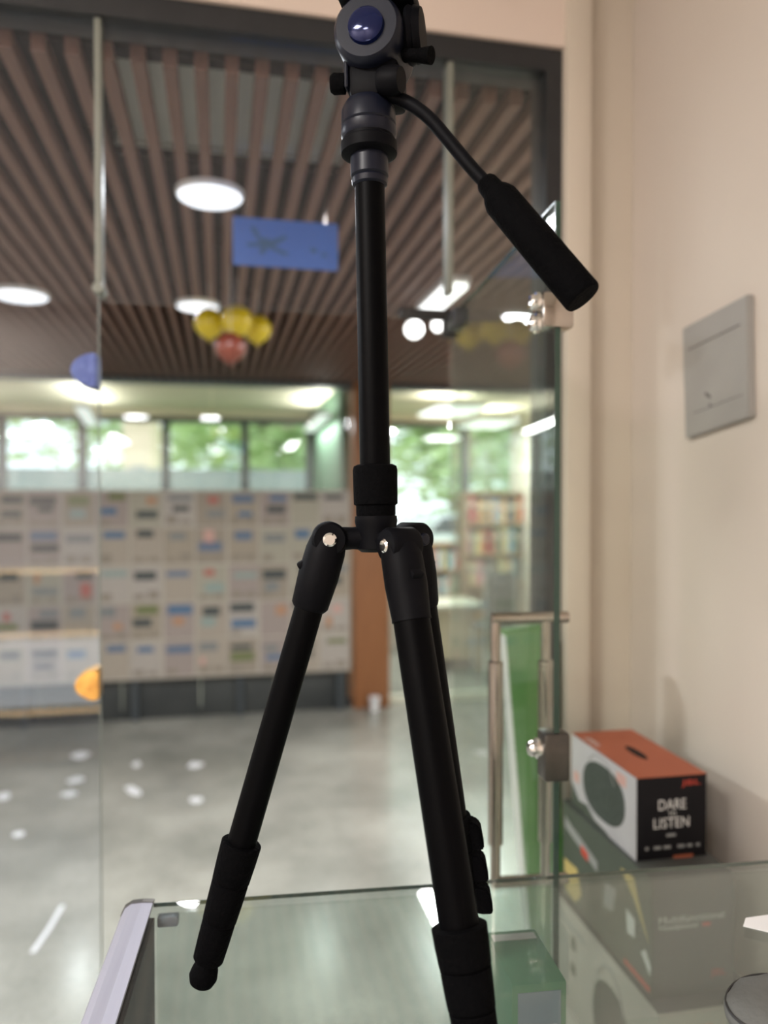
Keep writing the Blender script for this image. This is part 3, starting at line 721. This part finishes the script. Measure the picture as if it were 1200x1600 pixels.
# pallet-like bottom carton that carries the stack
z4 = z31 - H3 - 0.0005
b4 = thing('plain_carton', (x30 - 0.01, Y3 - 0.002, 0), 'plain cream carton on the floor at the bottom of the stack', 'carton', rz=math.radians(-1.0))
box('carton_body', (0, 0, 0), (W3 + 0.015, D3 + 0.004, z4), 'carton_cream', b4, 0.0015)
box('packing_tape', (W3 * .40, -0.0006, 0.0), (W3 * .66, 0.0, z4), 'print_grey', b4)

# tall green carton leaning behind the door
pg_t, pg_b = on_y(786, 984, 1.43), on_y(820, 1400, 1.43)
lean = math.atan2(pg_b.x - pg_t.x, pg_t.z - pg_b.z)
zgt = pg_t.z
base_x = pg_t.x + math.tan(lean) * zgt
gt = thing('tall_green_carton', (base_x, 1.415, 0), 'tall slim green carton leaning behind the open glass door', 'carton')
gt.rotation_euler = (0, -lean, 0)
Lg = zgt / math.cos(lean)
box('carton_body', (0, 0, 0.012), (0.084, 0.035, Lg), 'green_carton', gt, 0.001)
box('pale_band', (0.002, -0.0008, Lg - 0.105), (0.082, 0.0, Lg - 0.004), 'green_carton_pale', gt)
box('white_edge', (-0.0016, 0.001, 0.014), (0.0, 0.034, Lg - 0.01), 'print_white', gt)
box('print_block', (0.030, -0.0008, Lg - 0.30), (0.042, 0.0, Lg - 0.245), 'green_carton_pale', gt)

# cover plate on the wall
q = [on_x(1076, 514, XW), on_x(1179, 460, XW), on_x(1182, 652, XW), on_x(1081, 686, XW)]
cpn = sum(q, Vector()) / 4
cp = thing('wall_cover_plate', (XW, cpn.y, cpn.z), 'crooked grey cover plate with latch mark on the cream wall', 'cover plate')
rel = [p - Vector((XW, cpn.y, cpn.z)) for p in q]
bm = bm_prism(rel, (-0.014, 0, 0)); bmesh.ops.bevel(bm, geom=list(bm.edges), offset=0.0022, segments=2, affect='EDGES')
mesh_obj('plate_body', bm, 'plate_grey', cp, smooth=True)
def bil(u, v): return (rel[0] * (1 - u) + rel[1] * u) * (1 - v) + (rel[3] * (1 - u) + rel[2] * u) * v + Vector((-0.014, 0, 0))
def pstrip(name, a, c, w, mat):
    d = (c - a).normalized(); n_ = d.cross(XV) * w
    mesh_obj(name, bm_prism([a - n_, c - n_, c + n_, a + n_], (-0.0006, 0, 0)), mat, cp)
pstrip('groove_line', bil(.10, .22), bil(.90, .22), 0.0011, 'plate_dark')
pstrip('groove_line', bil(.16, .80), bil(.92, .80), 0.0005, 'plate_dark')
pstrip('latch_mark', bil(.36, .665), bil(.44, .72), 0.0026, 'plate_dark')
pstrip('latch_mark', bil(.42, .77), bil(.45, .80), 0.0018, 'plate_dark')

# paper slip and pouch on the case
p = on_z(1163, 1450, ZCT)
ps = thing('paper_slip', (p.x, p.y, ZCT), 'small white paper slip lying on the display case by the wall', 'paper', rz=rzc)
bm = bm_prism([(0, 0.002, 0.0004), (0.012, 0.016, 0.0004), (0.060, 0.020, 0.0004), (0.066, -0.012, 0.0004), (0.022, -0.014, 0.0004)], (0, 0, 0.0008))
mesh_obj('slip_sheet', bm, 'paper_white', ps)
p = on_z(1205, 1600, ZCT)
pc = thing('grey_pouch', (p.x, p.y, ZCT), 'rounded dark grey pouch on the display case near the wall', 'pouch', rz=0.5)
bm = bmesh.new(); bmesh.ops.create_uvsphere(bm, u_segments=28, v_segments=16, radius=1.0)
for v in bm.verts:
    x_, y_, z_ = v.co
    s_ = abs(z_) ** 1.0
    v.co = Vector((x_ * 0.048, y_ * 0.034, 0.014 + z_ * 0.014 + 0.002 * math.sin(9 * x_) * (1 - abs(z_))))
mesh_obj('pouch_body', bm, 'pouch_grey', pc, smooth=True)
mesh_obj('zip_line', bm_sweep([(0.0455 * math.cos(a), 0.0322 * math.sin(a), 0.0185) for a in [math.pi * k / 16 for k in range(-2, 19)]], 0.0012, 6), 'black_plastic', pc, smooth=True)

# ------------------------------------------------------------------ hall: poster board
YB = YP - 0.06
bl = on_y(0, 753, YB); br = on_y(547, 766, YB)
zb1 = 1.585; zb0 = on_y(350, 1054, YB).z
xbR = br.x; NC = 17; cw = 0.216; xbL = xbR - NC * cw
pb = thing('poster_board', (xbL, YB, 0), 'long board covered with rows of printed sheets beside the wooden pillar', 'poster board')
box('board_panel', (0, 0, zb0 - 0.01), (NC * cw, 0.03, zb1), 'board_back', pb)
for k in range(6):
    xx = 0.05 + k * (NC * cw - 0.14) / 5; box('board_post', (xx, 0.03, 0), (xx + 0.04, 0.07, zb1), 'win_frame', pb)
unit = {}
def unit_box(mat):
    if mat not in unit:
        me = bpy.data.meshes.new('print_block'); b = bm_box((0, -1, 0), (1, 0, 1)); b.to_mesh(me); b.free(); me.materials.append(M[mat]); unit[mat] = me
    return unit[mat]
rows = 5; rh = (zb1 - zb0) / rows
pics = ['pic_blue', 'pic_dark', 'pic_dark', 'pic_dark', 'pic_navy', 'pic_grey', 'pic_grey', 'pic_dark', 'pic_teal', 'pic_red', 'pic_rust', 'pic_grey', 'pic_navy', 'pic_moss', 'pic_pink', 'pic_dark']
rng = random.Random(21)
for r_ in range(rows):
    for c_ in range(NC):
        x0 = c_ * cw + 0.007 + rng.uniform(-.004, .004); z0 = zb1 - (r_ + 1) * rh + 0.006 + rng.uniform(-.004, .004)
        sh = link('poster_sheet', unit_box('sheet_%d' % rng.choice([0, 0, 1, 1, 2, 3, 4, 5])), pb)
        sw, shh = cw - 0.014, rh - 0.014
        sh.location = (x0, -0.0005, z0); sh.scale = (sw, 0.004, shh)
        n = rng.choice([1, 1, 2, 2, 2])
        for k in range(n):
            m = rng.choice(pics); w_ = rng.uniform(.45, .85); h_ = rng.uniform(.13, .28)
            if m in ('pic_red', 'pic_rust', 'pic_pink'): w_, h_ = rng.uniform(.18, .42), rng.uniform(.15, .40)
            pcx = rng.uniform(.06, .94 - w_); pcz = (0.78 - k * 0.36 - h_ * .5 + rng.uniform(-.08, .08))
            pcz = min(max(pcz, .03), .95 - h_)
            pk = link('print_picture', unit_box(m), sh); pk.location = (pcx, -1.0, pcz); pk.scale = (w_, 0.4, h_)
        for k in range(rng.choice([0, 1, 2, 2])):
            pk = link('print_text_column', unit_box('print_text'), sh); pk.location = (.08 + .46 * k, -1.0, .06); pk.scale = (.36, 0.15, rng.uniform(.1, .25))
# dark plinth under the board
pn = thing('plinth', (xbL, YP + 0.02, 0), 'dark low plinth under the poster board', 'plinth')
for k in range(7):
    a = k * (NC * cw) / 7; box('plinth_panel', (a + 0.004, 0, 0), (a + NC * cw / 7 - 0.004, 0.03, zb0 + 0.06), 'recess_dark', pn, 0.002)

# blue hanging sign
YB2 = 1.95
s0, s1, s2 = on_y(364, 337, YB2), on_y(528, 351, YB2), on_y(528, 424, YB2)
zt, zb = (s0.z + s1.z) / 2, on_y(446, 418, YB2).z
if zt > ZC - 0.03: zt = ZC - 0.03
hs = thing('hanging_sign', (s0.x, YB2, zb), 'blue rectangular sign with dark teal marks hanging from the slats', 'sign')
sw, shh = s1.x - s0.x, zt - zb
box('sign_panel', (0, 0, 0), (sw, 0.006, shh), 'sign_blue', hs, 0.001)
for xx in (0.03, sw - 0.03): rod('hanger_wire', (xx, 0.003, shh), (xx, 0.003, ZC - zb + 0.01), 0.0012, 'steel', hs, 8)
def mark(pts):
    mesh_obj('sign_mark', bm_prism([(sw * u, -0.0001, shh * v) for u, v in pts], (0, -0.0006, 0)), 'sign_teal', hs)
mark([(.16, .80), (.20, .82), (.25, .62), (.22, .58)])
mark([(.22, .60), (.33, .58), (.40, .50), (.38, .38), (.28, .40)])
mark([(.36, .55), (.50, .68), (.51, .62), (.40, .46)])
mark([(.37, .44), (.52, .30), (.50, .24), (.36, .36)])
mark([(.12, .45), (.26, .50), (.28, .40), (.14, .40)])
mark([(.27, .40), (.33, .40), (.28, .24), (.24, .28)])
mark([(.73, .46), (.80, .42), (.78, .34), (.73, .38)])
mark([(.84, .36), (.90, .33), (.89, .28), (.84, .30)])

# balloons
def balloon(px, py, d, rpx, mat, label):
    c = atd(px, py, d); r = rpx / FPX * d
    t = thing('balloon', c, label, 'balloon', 'balloon cluster under the slats')
    lathe('balloon_skin', (0, 0, -r * 1.12), (0, 0, r), [(0, .012 * r), (.03, .10 * r), (.10, .40 * r), (.22, .72 * r), (.38, .94 * r), (.55, 1.0 * r), (.72, .90 * r), (.86, .66 * r), (.95, .40 * r), (1, .05 * r)], mat, t, 32)
    lathe('balloon_knot', (0, 0, -r * 1.24), (0, 0, -r * 1.10), [(0, .10 * r), (.4, .04 * r), (1, .07 * r)], mat, t, 12)
    rod('balloon_string', (0, 0, r * 0.99), (0, 0, ZC + 0.01 - c.z), 0.0012, 'paper_white', t, 6)
balloon(327, 505, 3.02, 24, 'balloon_yellow', 'yellow balloon of the cluster, closest to the round lamp')
balloon(370, 501, 2.98, 25, 'balloon_yellow', 'yellow balloon in the middle, directly above the red one')
balloon(402, 514, 3.12, 22, 'balloon_yellow', 'yellow balloon of the cluster, closest to the tripod column')
balloon(360, 543, 2.80, 24, 'balloon_red', 'dull red balloon hanging below the yellow ones')

# tube lamp on the slats, plus added bar imitating lamp reflections with glowing heads
p = on_z(690, 462, ZC - 0.02)
linear('tube_lamp', (p.x, p.y, ZC - 0.032), 0.42, 0.085, 0.0, 'tube_white', 'short bright tube lamp on the slats above the black glint bar', 0)
a = area('tube_glow', (p.x, p.y, ZC - 0.046), 0.08, 8, sy=0.40)
YSB = 3.3
c0, c1 = on_y(622, 489, YSB), on_y(716, 497, YSB)
sb = thing('glint_bar', (c0.x, YSB, c0.z), 'added black bar with two glowing heads standing in for lamp reflections', 'reflection stand-in')
wbar = c1.x - c0.x
box('glint_bar_body', (0, -0.02, -0.010), (wbar, 0.02, 0.012), 'black_plastic', sb, 0.004)
for u in (.2, .85): rod('drop_rod', (wbar * u, 0, 0.01), (wbar * u, 0, ZC + 0.01 - c0.z), 0.006, 'black_plastic', sb, 10)
for px, py, r in ((647, 514, .040), (684, 508, .026)):
    q_ = on_y(px, py, YSB); ox, oz = q_.x - c0.x, q_.z - c0.z
    tl = Vector((-.35, -1, -.55)).normalized()
    h0 = Vector((ox, 0, oz))
    lathe('glint_head', h0 - tl * 0.06, h0 + tl * 0.01, [(0, r * .75), (.2, r * .95), (1, r * 1.05)], 'black_plastic', sb, 20)
    lathe('glint_disc', h0 + tl * 0.0095, h0 + tl * 0.016, [(0, r), (1, r * .9)], 'tube_white', sb, 20)

# paper scraps on the floor
def scrap(px, py, w, h, rz, label):
    p = on_z(px, py, 0.0)
    t = thing('paper_scrap', (p.x, p.y, 0.0), label, 'paper scrap', 'paper scraps on the hall floor', rz)
    r2 = random.Random(px * 7 + py); n = 9
    pts = [(w * math.cos(2 * math.pi * k / n) * r2.uniform(.7, 1.1), h * math.sin(2 * math.pi * k / n) * r2.uniform(.7, 1.1)) for k in range(n)]
    bm = bmesh.new()
    c = bm.verts.new((0, 0, 0.012)); ring = [bm.verts.new((x_, y_, r2.uniform(0.0015, 0.010))) for x_, y_ in pts]; low = [bm.verts.new((x_ * .96, y_ * .96, 0.0005)) for x_, y_ in pts]
    for k in range(n):
        j = (k + 1) % n
        bm.faces.new((c, ring[k], ring[j])); bm.faces.new((ring[k], low[k], low[j], ring[j]))
    bm.faces.new(list(reversed(low)))
    mesh_obj('scrap_sheet', bm, 'paper_white', t)
for a in ((125, 1181, .055, .06, .3, 'largest white paper scrap, near the glass pane joint'),
          (117, 1220, .045, .04, .1, 'flat white paper scrap just below the largest scrap'),
          (108, 1241, .045, .04, 0, 'pale paper scrap lowest of the three by the pane joint'),
          (213, 1195, .028, .04, 0, 'tiny white paper scrap between pane joint and tripod leg, upper'),
          (208, 1237, .030, .09, .5, 'crumpled twisted paper scrap in the middle of the floor'),
          (305, 1196, .045, .05, 0, 'white paper scrap closest to the angled tripod leg, upper'),
          (306, 1251, .038, .04, 0, 'pale paper scrap closest to the angled tripod leg, lower'),
          (5, 1246, .04, .05, 0, 'white paper scrap cut by the photo edge'),
          (28, 1305, .030, .03, 0, 'small paper scrap nearest the shop window')):
    scrap(*a)
p = on_z(76, 1450, 0)
st = thing('paper_strip', (p.x, p.y, 0), 'long thin white strip lying on the hall floor', 'paper strip', rz=-0.12)
bm = bm_prism([(-.010, -.15, .0005), (.006, -.15, .0005), (.012, .0, .0005), (.008, .15, .0005), (-.008, .15, .0005), (-.004, 0, .0005)], (0, 0, .002)); mesh_obj('strip_sheet', bm, 'paper_white', st)
p = on_z(583, 1107, 0)
cu = thing('paper_cup', (p.x, YP - 0.09, 0), 'small white paper cup at the foot of the wooden pillar', 'cup')
lathe('cup_wall', (0, 0, 0.0), (0, 0, 0.095), [(0, .027), (.9, .038), (.94, .041), (1, .041)], 'paper_white', cu, 20)
lathe('cup_rim', (0, 0, 0.0951), (0, 0, 0.099), [(0, .041), (1, .040)], 'paper_white', cu, 20)

# ------------------------------------------------------------------ library beyond the partition
def bookcase(x0, x1, y, z0, zt_, nsh, label, seed):
    t = thing('bookcase', (x0, y, 0), label, 'bookcase')
    W = x1 - x0; D = 0.26
    for xx in (0, W - 0.02): box('side_panel', (xx, 0, 0), (xx + 0.02, D, zt_), 'shelf_wood', t)
    box('back_panel', (0.021, D - 0.012, 0), (W - 0.021, D, zt_), 'shelf_wood', t)
    zsl = [0.04 + k * (zt_ - 0.06) / nsh for k in range(nsh + 1)]
    for z_ in zsl: box('shelf_board', (0.021, 0.005, z_), (W - 0.021, D - 0.013, z_ + 0.018), 'shelf_wood', t)
    rg = random.Random(seed); names = ['red', 'blue', 'cream', 'dark green', 'orange', 'maroon', 'pale blue', 'mustard', 'pink', 'black']
    nth = 'first second third fourth fifth sixth seventh eighth ninth tenth eleventh twelfth thirteenth fourteenth fifteenth sixteenth'.split() + ['next'] * 20
    order = ['bottom', 'second', 'third', 'fourth', 'fifth', 'sixth']
    for k, z_ in enumerate(zsl[:-1]):
        if z_ < 0.35: continue
        x = 0.026; hmax = (zt_ - 0.06) / nsh - 0.03; pos = 0
        while True:
            w = rg.uniform(.030, .062)
            if x + w > W - 0.026: break
            if rg.random() < 0.90:
                pos += 1; i = rg.randrange(10); h = hmax * rg.uniform(.72, .97); dd = rg.uniform(.15, .19)
                bk = thing('book', (x0 + x, y + 0.02, z_ + 0.0182), '%s book, %s from the pillar on the %s shelf of the %s' % (names[i], nth[pos - 1], order[k], 'tall bookcase' if zt_ > 1.3 else 'low bookcase'), 'book', 'books in the library beyond')
                box('book_cover', (0, 0, 0), (w - 0.002, dd, h), 'book_%d' % i, bk)
                box('book_spine_band', (0.002, -0.001, h * .62), (w - 0.004, 0.0, h * .76), 'book_2' if i != 2 else 'book_0', bk)
            x += w
xa, xb_ = on_y(726, 800, 7.30).x, on_y(829, 800, 7.30).x
bookcase(xa, max(xb_, xa + .6), 7.30, 0, on_y(770, 768, 7.30).z, 5, 'tall wooden bookcase full of books before the library window', 3)
xa2 = on_y(664, 800, 7.30).x
bookcase(xa2, xa - 0.012, 7.30, 0, on_y(690, 848, 7.30).z, 4, 'low wooden bookcase under the library window', 5)
# reading desk and chair in front
p0, p1 = on_y(672, 1000, 6.55), on_y(752, 1000, 6.55)
dk = thing('reading_desk', (p0.x, 6.55, 0), 'beige reading desk with pale top before the bookcases', 'desk')
wd = p1.x - p0.x; zd = on_y(700, 945, 6.55).z
box('desk_top', (-0.02, -0.02, zd - 0.03), (wd + 0.02, 0.5, zd), 'desk_pale', dk, 0.004)
box('front_panel', (0.02, 0.02, 0.10), (wd - 0.02, 0.04, zd - 0.031), 'desk_beige', dk)
for xx in (0, wd - 0.03): box('side_panel', (xx, 0.0, 0), (xx + 0.03, 0.46, zd - 0.0305), 'desk_beige', dk)
q0 = on_y(757, 1000, 6.1)
ch = thing('reading_chair', (q0.x, 6.1, 0), 'grey chair with pale frame beside the reading desk', 'chair')
zc1 = on_y(770, 893, 6.2).z
box('backrest', (0.02, 0.0, 0.46), (0.27, 0.03, zc1), 'chair_grey', ch, 0.012)
box('seat', (0.0, 0.03, 0.42), (0.29, 0.36, 0.455), 'chair_grey', ch, 0.01)
for xx in (0.0, 0.27):
    rod('leg', (xx + .01, 0.015, 0), (xx + .01, 0.015, zc1 - 0.02), 0.012, 'chair_pale', ch, 10)
    rod('leg', (xx + .01, 0.34, 0), (xx + .01, 0.34, 0.42), 0.012, 'chair_pale', ch, 10)

# ------------------------------------------------------------------ outdoors
tag(box('ground_outside', (-14, YW + 0.12, -0.2), (16, 34, -0.1), 'grass_mat'), kind=S)
tag(box('wall_garden', (-12, 10.2, -0.1), (1.1, 10.35, 1.93), 'far_wall_grey'), kind=S)
pa = on_y(192, 700, 13.0); pb2 = on_y(236, 700, 13.0)
hb = thing('peach_building', (pa.x, 13.0, -0.1), 'narrow peach-coloured building beyond the second window', 'building')
box('building_wall', (0, 0, 0), (pb2.x - pa.x, 2.0, 5.0), 'far_wall_peach', hb)
for zz in (1.3, 2.9): box('building_window', (0.12, -0.02, zz), (0.36, 0.0, zz + 0.9), 'far_wall_grey', hb)
leaf_tpl = [(-.5, 0, 0), (0, -.22, 0.04), (.5, 0, 0), (0, .22, 0.04)]
def tree(x, y, h, r, label, seed, n=2200):
    t = thing('garden_tree', (x, y, -0.1), label, 'tree', 'trees outside the windows')
    lathe('trunk', (0, 0, 0), (0.05, 0, h * .7), [(0, .11), (.5, .08), (1, .04)], 'trunk_brown', t, 10)
    rg = random.Random(seed); bm = bmesh.new()
    lobes = [(rg.uniform(-.55, .55) * r, rg.uniform(-.4, .4) * r, h * rg.uniform(.35, .95), r * rg.uniform(.45, .7)) for _ in range(9)]
    for k in range(n):
        lx, ly, lz, lr = lobes[k % 9]
        d = Vector((rg.gauss(0, 1), rg.gauss(0, 1), rg.gauss(0, 1))).normalized() * lr * rg.uniform(.55, 1.0)
        c = Vector((lx, ly, lz)) + d
        rot = Matrix.Rotation(rg.uniform(0, 6.3), 3, 'Z') @ Matrix.Rotation(rg.uniform(-1.2, 1.2), 3, 'X')
        s = rg.uniform(.26, .46)
        bm.faces.new([bm.verts.new(c + rot @ (Vector(q) * s)) for q in leaf_tpl])
    o = mesh_obj('crown', bm, 'leaf_green', t); o['kind'] = 'stuff'
tree(-5.4, 17.5, 4.6, 2.0, 'leafy tree beyond the window at the photo edge', 1)
tree(0.9, 17.5, 5.0, 2.1, 'leafy tree beyond the window beside the peach building', 2)
tree(4.9, 16.0, 4.6, 2.0, 'leafy tree beyond the library window beside the tripod column', 4)
tree(10.8, 17.4, 4.8, 2.2, 'leafy tree behind the tall bookcase', 5)
tree(-2.2, 21.5, 5.6, 2.6, 'distant tree between the photo-edge window and the peach building', 6)
tree(3.2, 22.5, 5.8, 2.6, 'distant tree beyond the window beside the green wall', 8)
tree(8.2, 23.0, 6.0, 2.8, 'distant tree beyond the library window, behind the nearer trees', 9)
# white car outside the library window
p0, p1 = on_y(600, 815, 9.6), on_y(735, 815, 9.6)
cr_ = thing('parked_car', (p0.x, 9.6, -0.1), 'white car parked outside the library window', 'car')
cwid = p1.x - p0.x
prof = [(0, .25), (0, .80), (.04, .98), (.10, 1.10), (.28, 1.20), (.40, 1.44), (.70, 1.47), (.88, 1.22), (.97, 1.05), (1.0, .85), (1.0, .25)]
bm = bm_prism([(u * cwid * 1.6, 0, z) for u, z in prof], (0, 1.5, 0)); bmesh.ops.bevel(bm, geom=list(bm.edges), offset=0.05, segments=2, affect='EDGES')
mesh_obj('car_body', bm, 'car_white', cr_, smooth=True)
mesh_obj('car_window', bm_prism([(u * cwid * 1.6, -0.012, z) for u, z in ((.32, 1.20), (.42, 1.40), (.68, 1.42), (.80, 1.20))], (0, 0.02, 0)), 'car_glass', cr_)
for u in (.2, .8): lathe('wheel', (u * cwid * 1.6, -0.03, 0.30), (u * cwid * 1.6, 0.16, 0.30), [(0, .22), (.1, .29), (.9, .29), (1, .22)], 'black_plastic', cr_, 24)
